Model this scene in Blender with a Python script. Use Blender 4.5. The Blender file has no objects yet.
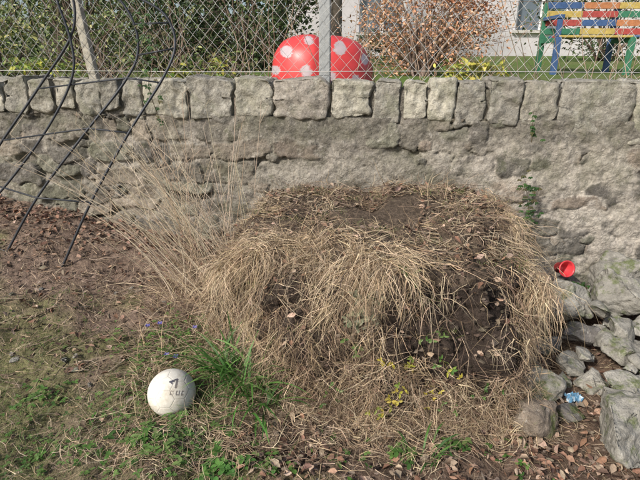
import bpy, math, random, bmesh
import numpy as np
from mathutils import Vector, noise, Matrix
from mathutils.bvhtree import BVHTree
random.seed(7); rng=np.random.default_rng(7)
U=random.uniform; G=random.gauss
scene=bpy.context.scene

# ------------------------------------------------------------ helpers
def clamp(v,a=0.,b=1.): return max(a,min(b,v))
def sstep(a,b,x):
    t=np.clip((x-a)/(b-a),0,1); return t*t*(3-2*t)
def nz(x,y,z=0.): return noise.noise(Vector((x,y,z)))
def _h(ix,iy,iz,seed):
    n=(ix*374761393+iy*668265263+iz*2147483647+seed*1274126177)&0xffffffff
    n=((n^(n>>13))*1274126177)&0xffffffff
    n=(n^(n>>16))&0xffffffff
    return n/4294967295.0
def vn(x,y,z=0.,seed=1):
    x=np.asarray(x,float); y=np.asarray(y,float); z=np.asarray(z,float)+0*x
    ix=np.floor(x).astype(np.int64);iy=np.floor(y).astype(np.int64);iz=np.floor(z).astype(np.int64)
    fx=x-ix;fy=y-iy;fz=z-iz
    fx=fx*fx*(3-2*fx);fy=fy*fy*(3-2*fy);fz=fz*fz*(3-2*fz)
    def H(a,b,c): return _h(ix+a,iy+b,iz+c,seed)
    c00=H(0,0,0)*(1-fx)+H(1,0,0)*fx; c10=H(0,1,0)*(1-fx)+H(1,1,0)*fx
    c01=H(0,0,1)*(1-fx)+H(1,0,1)*fx; c11=H(0,1,1)*(1-fx)+H(1,1,1)*fx
    c0=c00*(1-fy)+c10*fy; c1=c01*(1-fy)+c11*fy
    return (c0*(1-fz)+c1*fz)*2-1
def fbm(x,y,z=0.,o=4,seed=1):
    s=0;a=.5
    for i in range(o):
        s=s+a*vn(np.asarray(x)*2**i,np.asarray(y)*2**i,np.asarray(z)*2**i,seed+i); a*=.5
    return s

class MB:
    def __init__(s): s.v=[];s.f=[];s.c=[]
    def add(s,vs,fs,col):
        o=len(s.v); s.v.extend(vs)
        s.f.extend([tuple(i+o for i in f) for f in fs])
        if isinstance(col[0],(int,float)): s.c.extend([col]*len(vs))
        else: s.c.extend(col)
    def ribbon(s,pts,w,col,side=None,taper=True,colend=None):
        n=len(pts)
        if n<2:return
        if side is None:
            d=pts[-1]-pts[0]; r=Vector((G(0,1),G(0,1),G(0,1)))
            side=d.cross(r)
            if side.length<1e-6: side=Vector((1,0,0))
            side.normalize()
        vs=[];cs=[]
        for i,p in enumerate(pts):
            t=i/(n-1); k=w*.5*((1-t*.85) if taper is True else (taper(t) if taper else 1))
            vs.append(tuple(p+side*k)); vs.append(tuple(p-side*k))
            c=col if colend is None else tuple(col[j]*(1-t)+colend[j]*t for j in range(3))
            cs+= [c,c]
        s.add(vs,[(2*i,2*i+1,2*i+3,2*i+2) for i in range(n-1)],cs)
    def tube(s,pts,r,col,sides=6,r2=None,cap=True):
        n=len(pts); vs=[]
        prev=None
        for i,p in enumerate(pts):
            d=(pts[min(i+1,n-1)]-pts[max(i-1,0)])
            if d.length<1e-9: d=Vector((0,0,1))
            d.normalize()
            if prev is None:
                a=d.cross(Vector((0,0,1)) if abs(d.z)<.9 else Vector((1,0,0)))
            else: a=prev-d*prev.dot(d)
            a.normalize(); prev=a; b=d.cross(a)
            t=i/(n-1) if n>1 else 0; rr=r if r2 is None else r*(1-t)+r2*t
            for k in range(sides):
                an=2*math.pi*k/sides
                vs.append(tuple(p+a*math.cos(an)*rr+b*math.sin(an)*rr))
        fs=[(i*sides+k,i*sides+(k+1)%sides,(i+1)*sides+(k+1)%sides,(i+1)*sides+k) for i in range(n-1) for k in range(sides)]
        if cap: fs+=[tuple(range(sides))[::-1],tuple(range((n-1)*sides,n*sides))]
        s.add(vs,fs,col)
    def leaf(s,p,d,nrm,L,W,col,curl=0.,fold=.25):
        d=d.normalized(); sd=d.cross(nrm)
        if sd.length<1e-5: sd=Vector((1,0,0))
        sd.normalize(); n=sd.cross(d)
        a=p; 
        m1=p+d*L*.35-n*curl*L*.1; m2=p+d*L*.72-n*curl*L*.3; t=p+d*L-n*curl*L*.6
        f=n*W*fold
        vs=[a,m1-sd*W*.5+f,m1,m1+sd*W*.5+f,m2-sd*W*.38+f,m2,m2+sd*W*.38+f,t]
        s.add([tuple(q) for q in vs],[(0,2,1),(0,3,2),(1,2,5,4),(2,3,6,5),(4,5,7),(5,6,7)],col)
    def clod(s,p,r,col):
        vs=[]
        for d in ((1,0,0),(0,1,0),(-1,0,0),(0,-1,0),(0,0,1),(0,0,-1)):
            vs.append((p.x+d[0]*r*U(.5,1.3)+G(0,r*.2),p.y+d[1]*r*U(.5,1.3)+G(0,r*.2),p.z+d[2]*r*U(.4,.9)))
        s.add(vs,[(0,1,4),(1,2,4),(2,3,4),(3,0,4),(1,0,5),(2,1,5),(3,2,5),(0,3,5)],col)
    def box(s,c,h,col,M=None):
        vs=[]
        for z in (-1,1):
            for y in (-1,1):
                for x in (-1,1):
                    q=Vector((x*h[0],y*h[1],z*h[2]))
                    if M is not None:q=M@q
                    vs.append(tuple(q+Vector(c)))
        s.add(vs,[(0,2,3,1),(4,5,7,6),(0,1,5,4),(2,6,7,3),(0,4,6,2),(1,3,7,5)],col)
    def build(s,name,mat,parent=None,smooth=True,bevel=0):
        me=bpy.data.meshes.new(name); me.from_pydata(s.v,[],s.f); 
        at=me.color_attributes.new("Col",'FLOAT_COLOR','POINT')
        a=np.ones((len(s.v),4),np.float32); a[:,:3]=np.array(s.c,np.float32)[:,:3]
        at.data.foreach_set("color",a.ravel())
        me.polygons.foreach_set("use_smooth",[smooth]*len(me.polygons))
        me.materials.append(mat); me.update()
        ob=bpy.data.objects.new(name,me); scene.collection.objects.link(ob)
        if parent: ob.parent=parent
        if bevel:
            m=ob.modifiers.new("b",'BEVEL'); m.width=bevel; m.segments=2; m.limit_method='ANGLE'
        return ob
def empty(name):
    e=bpy.data.objects.new(name,None); scene.collection.objects.link(e); return e

def mat(name,rough=.8,nscale=20.,namp=.35,bump=.3,bscale=60.,trans=0.,metal=0.,spec=.3,bdist=.01,extra=None,det=5):
    m=bpy.data.materials.new(name); m.use_nodes=True; nt=m.node_tree; N=nt.nodes; L=nt.links
    b=N['Principled BSDF']; b.inputs['Roughness'].default_value=rough; b.inputs['Metallic'].default_value=metal
    b.inputs['Specular IOR Level'].default_value=spec
    at=N.new('ShaderNodeAttribute'); at.attribute_name="Col"
    col=at.outputs['Color']
    geo=N.new('ShaderNodeNewGeometry')
    if namp:
        n1=N.new('ShaderNodeTexNoise'); n1.inputs['Scale'].default_value=nscale; n1.inputs['Detail'].default_value=det; n1.inputs['Roughness'].default_value=.7
        L.new(geo.outputs['Position'],n1.inputs['Vector'])
        mr=N.new('ShaderNodeMapRange'); mr.inputs[1].default_value=.3; mr.inputs[2].default_value=.7; mr.inputs[3].default_value=1-namp; mr.inputs[4].default_value=1+namp
        L.new(n1.outputs['Fac'],mr.inputs[0])
        mx=N.new('ShaderNodeVectorMath'); mx.operation='SCALE'
        L.new(col,mx.inputs[0]); L.new(mr.outputs[0],mx.inputs['Scale'])
        col=mx.outputs[0]
    if extra: col=extra(N,L,geo,col)
    L.new(col,b.inputs['Base Color'])
    if bump:
        n2=N.new('ShaderNodeTexNoise'); n2.inputs['Scale'].default_value=bscale; n2.inputs['Detail'].default_value=det; n2.inputs['Roughness'].default_value=.68
        L.new(geo.outputs['Position'],n2.inputs['Vector'])
        bp=N.new('ShaderNodeBump'); bp.inputs['Strength'].default_value=bump; bp.inputs['Distance'].default_value=bdist
        L.new(n2.outputs['Fac'],bp.inputs['Height']); L.new(bp.outputs[0],b.inputs['Normal'])
    if trans:
        tr=N.new('ShaderNodeBsdfTranslucent'); L.new(col,tr.inputs['Color'])
        ms=N.new('ShaderNodeMixShader'); ms.inputs[0].default_value=trans
        L.new(b.outputs[0],ms.inputs[1]); L.new(tr.outputs[0],ms.inputs[2]); L.new(ms.outputs[0],N['Material Output'].inputs[0])
    return m
def patches(colr,scale,lo,hi,amt,off=0.):
    def ex(N,L,geo,col):
        n=N.new('ShaderNodeTexNoise'); n.inputs['Scale'].default_value=scale; n.inputs['Detail'].default_value=5; n.inputs['Roughness'].default_value=.7
        ad=N.new('ShaderNodeVectorMath'); ad.inputs[1].default_value=(off,off*.7,off*1.3); L.new(geo.outputs['Position'],ad.inputs[0])
        L.new(ad.outputs[0],n.inputs['Vector'])
        r=N.new('ShaderNodeMapRange'); r.inputs[1].default_value=lo; r.inputs[2].default_value=hi; r.inputs[4].default_value=amt
        L.new(n.outputs['Fac'],r.inputs[0])
        m=N.new('ShaderNodeMix'); m.data_type='RGBA'; L.new(r.outputs[0],m.inputs[0]); L.new(col,m.inputs[6]); m.inputs[7].default_value=(*colr,1)
        return m.outputs[2]
    return ex
def chain(*fs):
    def ex(N,L,geo,col):
        for f in fs: col=f(N,L,geo,col)
        return col
    return ex

M_straw=mat("dry_straw",.7,90,0,0,0)
M_leaf=mat("green_leaf",.5,60,0,0,trans=.3,spec=.4)
M_far=mat("shrub_leaf",.6,60,0,0,trans=.2,spec=.3)
M_dead=mat("dead_leaf",.75,120,.3,0,200)
M_soil=mat("soil",.95,35,.6,1.,60,bdist=.03,spec=.15)
M_ground=mat("ground_soil",.95,28,.5,1.,55,bdist=.02,spec=.15,extra=chain(patches((.24,.185,.14),45,.52,.68,.6),patches((.035,.025,.018),23,.55,.7,.6,5)))
M_wall=mat("rubble_masonry",.92,38,.42,1.,60,bdist=.018,spec=.2,extra=chain(patches((.12,.125,.075),3.0,.50,.68,.5),patches((.48,.45,.40),20,.56,.70,.6,3.),patches((.05,.047,.04),13,.57,.70,.65,9.),patches((.08,.09,.04),7,.60,.70,.5,15.)))
M_cope=mat("coping_stone",.9,30,.38,1.,50,bdist=.018,spec=.2,extra=chain(patches((.16,.17,.10),6,.49,.68,.5,2.),patches((.52,.51,.45),20,.55,.7,.6,4.),patches((.07,.066,.055),13,.56,.70,.7,7.)))
M_rock=mat("rock",.88,22,.35,1.,38,bdist=.02,spec=.2,extra=chain(patches((.10,.13,.035),8,.53,.64,.8,1.),patches((.54,.52,.47),24,.57,.7,.55,6.),patches((.08,.075,.06),10,.56,.7,.5,3.)))
M_black=mat("black_metal",.5,40,.3,0,90,metal=.2,spec=.4)
M_galv=mat("galvanised_metal",.5,50,.2,0,90,metal=.3,spec=.5)
M_plas=mat("plastic",.38,12,.12,.05,30,spec=.45)
M_paint=mat("painted_wood",.6,25,.25,.2,60,spec=.3)
M_bark=mat("bark",.9,30,.3,.4,50,det=3)
M_ball=mat("football_leather",.55,30,.15,.15,120,spec=.35,bdist=.003,extra=chain(patches((.34,.29,.20),9,.50,.72,.6),patches((.10,.08,.05),40,.62,.72,.5,3)))
M_house=mat("rendered_wall",.9,3,.12,.3,40)
M_glass=mat("window_glass",.08,3,.1,0,spec=.8)

# ------------------------------------------------------------ terrain
ANG=math.atan(-.137)
WD=Vector((math.cos(ANG),math.sin(ANG),0)); WN=Vector((-WD.y,WD.x,0))
def yw(x): return 3.474-.137*x
def gz(x,y,fine=True):
    s=np.clip((y-1.9)/1.9,0,1.1); L=np.clip((.6-x)/3.,0,1.15)
    z=.06*s+.46*s*L
    if fine:
        z=z+.03*vn(x*2.5,y*2.5,0,3)*.6+.020*vn(x*8,y*8,0,5)+.012*vn(x*25,y*25,0,8)
    return z
def axis(lo,hi,st,far,gr=1.25):
    a=list(np.arange(lo,hi+1e-6,st)); d=st
    while a[-1]<far: d*=gr; a.append(a[-1]+d)
    d=st
    while a[0]>-far: d*=gr; a.insert(0,a[0]-d)
    return np.array(a)
xs=axis(-3.,2.6,.018,400); vsn=axis(-2.4,-.05,.018,400)
keep=[v for v in vsn if v<=-.02]; vs2=keep+[.10,.12,.2,.35]
d=.2
while vs2[-1]<400: vs2.append(vs2[-1]+d); d*=1.12
vs2=np.array(vs2)
X,V=np.meshgrid(xs,vs2); Y=V+yw(np.clip(X,-12,12))
Zf=gz(X,Y)
gard=1.30+.05*np.minimum(V,9)+.02*vn(X*2,Y*2,0,4)
Z=np.where(V>.11,gard,Zf)
nx_,ny_=len(xs),len(vs2)
grassy=sstep(.0,.5,fbm(X*2.5,Y*2.5,0,4,21)*1.1+ (-.70-X)*.7 + (2.2-Y)*1.0)
c_soil=np.array([.13,.09,.066]); c_gr=np.array([.15,.155,.065]); c_hill=np.array([.195,.142,.11])
col=c_soil+(c_hill-c_soil)*sstep(-.4,-1.,X)[...,None]
col=col*(1-grassy[...,None]*.8)+c_gr*grassy[...,None]*.8
gn=sstep(-.2,.4,fbm(X*.9,Y*.9,0,4,55))[...,None]
col=np.where((V>.11)[...,None],np.array([.10,.17,.035])*(1-gn*.6)+np.array([.17,.17,.08])*gn*.6,col)
me=bpy.data.meshes.new("ground")
idx=np.arange(nx_*ny_).reshape(ny_,nx_)
F=np.stack([idx[:-1,:-1],idx[:-1,1:],idx[1:,1:],idx[1:,:-1]],-1).reshape(-1,4)
me.from_pydata(np.stack([X,Y,Z],-1).reshape(-1,3).tolist(),[],F.tolist())
at=me.color_attributes.new("Col",'FLOAT_COLOR','POINT'); a=np.ones((nx_*ny_,4),np.float32); a[:,:3]=col.reshape(-1,3); at.data.foreach_set("color",a.ravel())
me.polygons.foreach_set("use_smooth",[True]*len(me.polygons)); me.materials.append(M_ground)
ob=bpy.data.objects.new("ground",me); scene.collection.objects.link(ob)

# ------------------------------------------------------------ stone wall
wall=empty("stone_wall")
st=.0095
sx=np.arange(-5.5,5.5,st); sz=np.arange(-.25,1.24,st)
SX,SZ=np.meshgrid(sx,sz)
seeds=[];z=-.3
while z<1.4:
    h=U(.10,.20); x=-5.7+U(0,.2)
    while x<5.7:
        w=U(.10,.44); hh=h*U(.7,1.15)
        seeds.append((x+w/2,z+h/2+U(-.05,.05),w,hh)); x+=w
        if random.random()<.4: seeds.append((x,z+U(0,h),U(.06,.12),U(.05,.09)))
    z+=h
seeds=np.array(seeds)
wx=SX+.07*fbm(SX*4.5,SZ*4.5,0,5,31); wz=SZ+.07*fbm(SX*4.5,SZ*4.5,5,5,41)
F1=np.full(SX.shape,9.);F2=np.full(SX.shape,9.);ID=np.zeros(SX.shape,int);LA=np.zeros(SX.shape);LB=np.zeros(SX.shape)
for i,(cx,cz,w,h) in enumerate(seeds):
    j0=max(0,int((cx-.6+5.5)/st)); j1=min(SX.shape[1],int((cx+.6+5.5)/st)); 
    k0=max(0,int((cz-.35+.25)/st)); k1=min(SX.shape[0],int((cz+.35+.25)/st))
    if j1<=j0 or k1<=k0: continue
    a=wx[k0:k1,j0:j1]-cx; b=wz[k0:k1,j0:j1]-cz
    dd=((np.abs(a)/(w*.5))**4+(np.abs(b)/(h*.5))**4)**(1/4.)
    f1=F1[k0:k1,j0:j1];f2=F2[k0:k1,j0:j1];idd=ID[k0:k1,j0:j1];la=LA[k0:k1,j0:j1];lb=LB[k0:k1,j0:j1]
    m=dd<f1
    f2[:]=np.where(m,f1,np.minimum(f2,dd)); f1[:]=np.where(m,dd,f1); idd[:]=np.where(m,i,idd); la[:]=np.where(m,a,la); lb[:]=np.where(m,b,lb)
rr=rng.random((len(seeds),6))
edge=np.minimum((F2-F1),(1.12-F1)*1.2)
stone=sstep(.03,.14,edge)*(.018+.026*rr[ID,0]) + (rr[ID,3]-.5)*.08*LA+(rr[ID,4]-.5)*.14*LB+.022*fbm(SX*8,SZ*8,2,5,51)
smear=.021+.034*fbm(SX*1.7,SZ*1.7,1,3,61)+.020*fbm(SX*9,SZ*9,3,5,66)
smear=smear+.018*sstep(.7,1.6,SX)+.008*sstep(.95,1.12,SZ)-.012*sstep(-.3,-1.2,SX)+.004
hole=sstep(.09,.0,edge)*sstep(.02,.2,fbm(SX*3,SZ*3,7,3,91))*sstep(.04,.015,smear)
surf=np.maximum(stone,smear)-hole*.040
mk=sstep(-.006,.006,stone-smear)
disp=surf+.014*fbm(SX*24,SZ*24,0,3,71)
pos=np.stack([SX*0,SX*0,SZ],-1)
pos[...,0]=SX+disp*(-WN.x); pos[...,1]=yw(SX)+disp*(-WN.y)+.035
pal=np.array([[.20,.185,.155],[.25,.225,.185],[.165,.155,.135],[.28,.245,.20],[.20,.195,.155],[.14,.13,.115],[.26,.22,.18]])
sc=pal[(rr[ID,1]*6.99).astype(int)]*(.8+.4*rr[ID,2])[...,None]*(1+.3*fbm(SX*9,SZ*9,4,4,14))[...,None]
mc=np.array([.32,.293,.255])*(1+.4*fbm(SX*5,SZ*5,0,5,81))[...,None]
mc=mc*(1-.40*sstep(.99,1.14,SZ+.08*vn(SX*4,SZ*4,0,9)))[...,None]  # dark mortar band below the coping, with its shadow line painted into the colour
mc=mc*(1+.28*sstep(.8,1.7,SX))[...,None]
gl=(.12+.35*sstep(0,-1.5,SX)+.15*sstep(.7,.3,SZ))*sstep(-.1,.5,fbm(SX*2.5,SZ*3.5,3,4,101)+.1)
mc=mc*(1-gl[...,None])+np.array([.14,.15,.08])*gl[...,None]
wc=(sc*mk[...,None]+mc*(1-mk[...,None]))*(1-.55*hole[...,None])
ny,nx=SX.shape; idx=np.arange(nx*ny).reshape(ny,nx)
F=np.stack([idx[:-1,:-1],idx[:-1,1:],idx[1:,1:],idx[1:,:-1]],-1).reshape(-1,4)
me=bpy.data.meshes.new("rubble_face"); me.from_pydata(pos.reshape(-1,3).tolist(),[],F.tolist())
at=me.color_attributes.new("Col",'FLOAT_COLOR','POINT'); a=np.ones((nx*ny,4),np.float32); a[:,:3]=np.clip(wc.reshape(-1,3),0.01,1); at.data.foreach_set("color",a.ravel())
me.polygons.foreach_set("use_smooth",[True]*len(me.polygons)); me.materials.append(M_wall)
ob=bpy.data.objects.new("rubble_face",me); scene.collection.objects.link(ob); ob.parent=wall
RW=Matrix.Rotation(ANG,3,'Z')
mb=MB()
mb.box(Vector((0,yw(0),.46))+WN*.2,(5.55,.14,.74),(.2,.18,.15),RW)
mb.box(Vector((0,yw(0),1.315))+WN*.183,(5.55,.160,.105),(.17,.155,.13),RW)
mb.build("wall_core",M_wall,wall,False)
bx=[-2.39,-2.18,-1.98,-1.81,-1.61,-1.455,-1.29,-.947,-.607,-.331,.068,.356,.553,.728,.906,1.107,1.323,1.56,2.007]
while bx[-1]<5.3: bx.append(bx[-1]+U(.2,.42))
while bx[0]>-5.3: bx.insert(0,bx[0]-U(.18,.36))
def unitcube(cuts):
    bm=bmesh.new(); bmesh.ops.create_cube(bm,size=2); bmesh.ops.subdivide_edges(bm,edges=bm.edges[:],cuts=cuts,use_grid_fill=True)
    v=np.array([tuple(q.co) for q in bm.verts]); bm.verts.ensure_lookup_table(); f=[tuple(q.index for q in p.verts) for p in bm.faces]; bm.free(); return v,f
UC=unitcube(21)
mb=MB()
for i in range(len(bx)-1):
    x0,x1=bx[i],bx[i+1]; w=(x1-x0)/math.cos(ANG)-.002-U(0,.010); cx=(x0+x1)/2
    H=float(np.interp(cx,[-2.4,0,1.3,2.],[.235,.27,.30,.36]))+U(-.03,.025); top=1.484+U(-.013,.010); dep=.185+U(-.015,.015)
    h=np.array([w/2,dep,H/2]); v=UC[0]*h; r=min(.024,w*.16)
    inner=np.clip(v,-(h-r),h-r); dv=v-inner; ln=np.linalg.norm(dv,axis=1,keepdims=True); ln[ln<1e-9]=1
    p=inner+dv/ln*np.minimum(r,ln)
    tp=U(-.08,.08); tq=U(-.13,.13)
    p[:,0]*=1-tp*.5*(p[:,2]/h[2])
    p[:,0]+=tq*.12*(p[:,2]/h[2])*w
    p[:,2]+=U(-.02,.02)*(p[:,0]/h[0])*(p[:,2]>0)+U(-.03,.03)*(p[:,0]/h[0])*(p[:,2]<0)
    for _c in range(2):
        sx_=random.choice((-1,1)); sz_=random.choice((-1,-1,1)); k=U(.76,.96)
        t=(sx_*p[:,0]/h[0]+sz_*p[:,2]/h[2])*.5
        ex=np.maximum(0,t-k); p[:,0]-=sx_*ex*h[0]*.9; p[:,2]-=sz_*ex*h[2]*.9
    q=p*1.; s=i*7.3
    nn=v/h; nn=nn*(np.abs(nn)>.98); nl=np.linalg.norm(nn,axis=1,keepdims=True); nn/=np.maximum(nl,1)
    am=np.where(UC[0][:,2]>.98,.6,1.)
    rg=-np.abs(vn(q[:,0]*9+s,q[:,1]*9,q[:,2]*9+s,15))*.022
    p=p+nn*(am*(.034*fbm(q[:,0]*5+s,q[:,1]*5,q[:,2]*5,5,5)+rg+.013*vn(q[:,0]*30+s,q[:,1]*30,q[:,2]*30,6)))[:,None]
    o=Vector((cx,yw(cx),top-H/2))+WN*.17
    Rn=np.array(RW); P=p@Rn.T+np.array(o)
    base=random.choice([(.34,.32,.27),(.30,.285,.245),(.38,.36,.30),(.275,.26,.225),(.33,.30,.26)])
    k=U(.85,1.15)
    mb.add(P.tolist(),UC[1],tuple(c*k for c in base))
mb.build("coping_stones",M_cope,wall)

# ------------------------------------------------------------ compost mound
def mound_pt(phi,th):
    e=.30
    R=math.sin(phi)**e if phi>0 else 0; h=math.cos(phi)**e if phi<math.pi/2-1e-6 else 0
    c,s=math.cos(th),math.sin(th)
    k=.48
    a=math.copysign(abs(c)**k,c)*R; b=math.copysign(abs(s)**k,s)*R
    fl=1+.06*(1-h); a*=fl; b*=fl
    bb=(b+1)/2
    y=1.86+bb*1.66
    xl=-.54+.10*bb; xr=.95+.42*bb
    x=xl+(xr-xl)*(a+1)/2
    left=clamp((.3-x)/.8); front=clamp(1-bb*1.1)
    y+=front*.27*left+h*front*(.05+.17*left)
    H=.72+.05*bb-.03*left*front + .06*nz(x*2.2,y*2.2,4)
    z=-.08+h*(H+.08)
    n1=nz(x*3.2,y*3.2,z*3.2+9)*.10+nz(x*8,y*8,z*8)*.06+nz(x*20,y*20,z*20)*.028
    x+=n1*a*(.3+R)*.9; y+=n1*b; z+=n1*.7*h
    return (x,y,z)
NR,NT=90,320
vs=[mound_pt(0,0)];fs=[]
for i in range(1,NR+1):
    ph=math.pi/2*(i/NR)
    for j in range(NT): vs.append(mound_pt(ph,2*math.pi*j/NT))
for j in range(NT): fs.append((0,1+j,1+(j+1)%NT))
for i in range(NR-1):
    for j in range(NT):
        a=1+i*NT+j;b=1+i*NT+(j+1)%NT; fs.append((a,a+NT,b+NT,b))
heap=empty("compost_heap")
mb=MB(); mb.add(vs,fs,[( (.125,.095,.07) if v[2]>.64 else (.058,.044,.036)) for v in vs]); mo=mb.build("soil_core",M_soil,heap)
bvh=BVHTree.FromPolygons([Vector(v) for v in vs],fs)
tri=[]
for f in fs:
    c=sum((Vector(vs[i]) for i in f),Vector())/len(f)
    if c.z<.0 or c.y>3.35: continue
    if len(f)==4: ar=((Vector(vs[f[2]])-Vector(vs[f[0]])).cross(Vector(vs[f[3]])-Vector(vs[f[1]]))).length/2
    else: continue
    tri.append((c,ar))
cum=np.cumsum([t[1] for t in tri]); 
def rnd_surf():
    i=int(np.searchsorted(cum,rng.random()*cum[-1])); return tri[min(i,len(tri)-1)][0].copy()
STR=[(.46,.35,.225),(.40,.30,.19),(.56,.45,.31),(.32,.235,.15),(.42,.34,.24),(.24,.175,.115),(.38,.29,.20)]
DRK=[(.17,.12,.082),(.13,.09,.062),(.23,.165,.115),(.10,.072,.05)]
def jit(c,a=.15):
    k=1+U(-a,a); return tuple(clamp(x*k*(1+U(-.05,.05))) for x in c)
GX=np.arange(-3.2,3.0,.02); GY=np.arange(1.,4.,.02)
GG=gz(*np.meshgrid(GX,GY))
def g1c(x,y):
    i=int(clamp((x+3.2)/.02,0,len(GX)-1)); j=int(clamp((y-1)/.02,0,len(GY)-1)); return float(GG[j,i])
hay=MB()
def strand(p,d,L,off,w,colr,grav=.55,curl=.25,step=.04):
    pts=[];n=max(3,int(L/step)); dr=d.normalized(); cu=Vector((G(0,1),G(0,1),G(0,1)))*curl*.4
    kink=random.randint(1,n) if random.random()<.35 else -1
    for i in range(n):
        loc,nr,_,_=bvh.find_nearest(p)
        if loc is not None:
            dist=(p-loc).dot(nr)
            if dist<off: p=loc+nr*off
            slope=Vector((0,0,-1)); slope-=nr*slope.dot(nr)
            if dist>.12: slope=Vector((0,0,-1))
            dr=(dr*(1-grav*.5)+slope*grav*.5+cu*.3+Vector((G(0,1),G(0,1),G(0,1)))*curl*.22).normalized()
        if i==kink: dr=(dr+Vector((G(0,.8),G(0,.5),G(0,.6)))).normalized()
        gh=g1c(p.x,p.y)+.004
        if p.z<gh: 
            p.z=gh+off*.5; dr.z=abs(dr.z)*.1
        pts.append(p.copy()); p=p+dr*step
    k=U(.75,1.1)
    hay.ribbon(pts,w,colr,colend=tuple(c*k for c in colr))
def bare(p):
    return math.exp(-((p.x-.60)/.22)**4-((p.z-.42)/.23)**4)*(1 if p.y<2.6 else 0)
nt=0
while nt<1450:
    c=rnd_surf(); loc,nr,_,_=bvh.find_nearest(c)
    top=nr.z>.6
    if random.random()<bare(c)*1.2: continue
    if top and random.random()<.60 : continue
    nt+=1
    outw=Vector((c.x-.35,c.y-2.7,0)); outw=outw.normalized() if outw.length>0 else Vector((0,-1,0))
    base=random.choice(STR); 
    pd=.28 if not top else .5
    if random.random()<pd: base=random.choice(DRK)
    d0=(outw*.4+Vector((G(0,.9),G(0,.9),0))) if top else Vector((G(0,.9),-.3,-.8+G(0,.4)))
    ns=random.randint(8,30); rad=U(.015,.05); L0=U(.08,.34)
    if top: L0*=.5
    if c.x>.4 and not top: L0*=.8
    for k in range(ns):
        p=c+Vector((G(0,rad),G(0,rad),G(0,rad*.6)))
        d=d0+Vector((G(0,.6),G(0,.5),G(0,.5)))
        strand(p,d,L0*U(.4,1.3),abs(G(.010,.018))+.002,U(.0016,.0038),jit(base,.3),grav=U(.15,.75),curl=U(.3,1.4))
for (xa,xb,n,y0,LL) in ((-.58,.10,135,2.33,.40),(.14,.42,62,2.05,.45),(.82,1.02,50,2.1,.5),(-.1,.25,26,2.2,.3)):
    for q in range(n):
        x=U(xa,xb); c,_,_,_=bvh.find_nearest(Vector((x,y0+U(-.06,.06),.74+U(-.14,.02)))); base=random.choice(STR[:5]+[STR[2]])
        if x>.82: c,_,_,_=bvh.find_nearest(Vector((1.12,U(1.95,3.1),.7)))
        d0=Vector((G(0,.5),-1,U(-.6,.3)))
        if x>.82: d0=Vector((U(-.5,.25),-.7,-.5))
        L0=U(.10,LL)
        for k in range(26):
            strand(c+Vector((G(0,.03),G(0,.05),0)),d0+Vector((G(0,.45),G(0,.3),G(0,.35))),L0*U(.3,1.25),abs(G(.02,.025))+.003,U(.0018,.0038),jit(base,.28),grav=U(.3,.85),curl=U(.2,1.1))
# tangled matted straw at the foot of the heap
for q in range(230):
    x=U(-.5,1.0); z=abs(G(.04,.13)); y0=1.95+.27*clamp((.3-x)/.8)
    c,_,_,_=bvh.find_nearest(Vector((x,y0-.1,z))); base=random.choice(STR+DRK)
    for k in range(18):
        strand(c+Vector((G(0,.04),G(0,.02),G(0,.03))),Vector((G(0,1.1),-.4+G(0,.3),G(-.1,.7))),U(.08,.3),abs(G(.02,.02))+.003,U(.0018,.0038),jit(base,.3),grav=U(.1,.5),curl=U(.6,1.6))
for q in range(2600):
    c=rnd_surf()
    if random.random()<bare(c)*.85: continue
    strand(c,Vector((G(0,1),G(0,1),G(-.2,.8))),U(.08,.38),abs(G(.025,.028)),U(.0018,.0038),jit(random.choice(STR+DRK),.25),grav=U(.1,.6),curl=U(.8,2.2))
for q in range(90):
    x=U(.42,.95); c,_,_,_=bvh.find_nearest(Vector((x,2.1,U(.3,.74))))
    strand(c,Vector((G(0,.8),-.5,G(-.4,.5))),U(.2,.6),U(.01,.06),U(.002,.004),jit(random.choice(STR[:3]+DRK),.2),grav=U(.3,.6),curl=U(.3,.9),step=.03)
hay.build("dry_grass",M_straw,heap)
cl=MB()
for q in range(5500):
    c=rnd_surf(); loc,nr,_,_=bvh.find_nearest(c)
    if q%3 and bare(c)<.25: continue
    cl.clod(loc+nr*U(-.002,.008),U(.004,.020),jit(random.choice([(.065,.05,.04),(.09,.068,.052),(.045,.035,.028),(.14,.11,.085)]),.25))
cl.build("soil_clods",M_soil,heap,False)
hg=MB()
def gstrand(mb,x,y,L,w,colr,lift=.02,dirn=None,step=.035,curl=.3):
    a=U(0,6.28) if dirn is None else dirn; pts=[]; zz=U(.004,lift); dz=G(0,.12)
    for i in range(max(3,int(L/step))):
        gg=g1c(x,y); pts.append(Vector((x,y,gg+max(.004,zz)))); a+=G(0,curl); x+=math.cos(a)*step; y+=math.sin(a)*step; zz+=dz*step
    mb.ribbon(pts,w,colr,side=Vector((-math.sin(a),math.cos(a),G(0,.5))).normalized())
for q in range(380):
    x=U(-.95,1.1); y=1.82+G(0,.12)
    if x<-.3: y=U(1.6,2.35)
    if q%5==0: x=G(-.62,.16); y=G(1.66,.07)
    base=random.choice(STR+DRK); dirn=U(0,6.28)
    for k in range(16):
        gstrand(hg,x+G(0,.05),y+G(0,.04),U(.05,.22),U(.002,.0038),jit(base,.25),lift=.07,dirn=dirn+G(0,.8),curl=.4)
for q in range(11000):
    x=U(-2.9,1.9); y=U(1.3,yw(x)-.05)
    gstrand(hg,x,y,U(.03,.18),U(.0014,.0034),jit(random.choice(STR+DRK+[(.32,.24,.185),(.38,.30,.23)]),.25),lift=.03,curl=.3)
hg.build("straw_litter",M_straw)
gc=MB()
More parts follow.
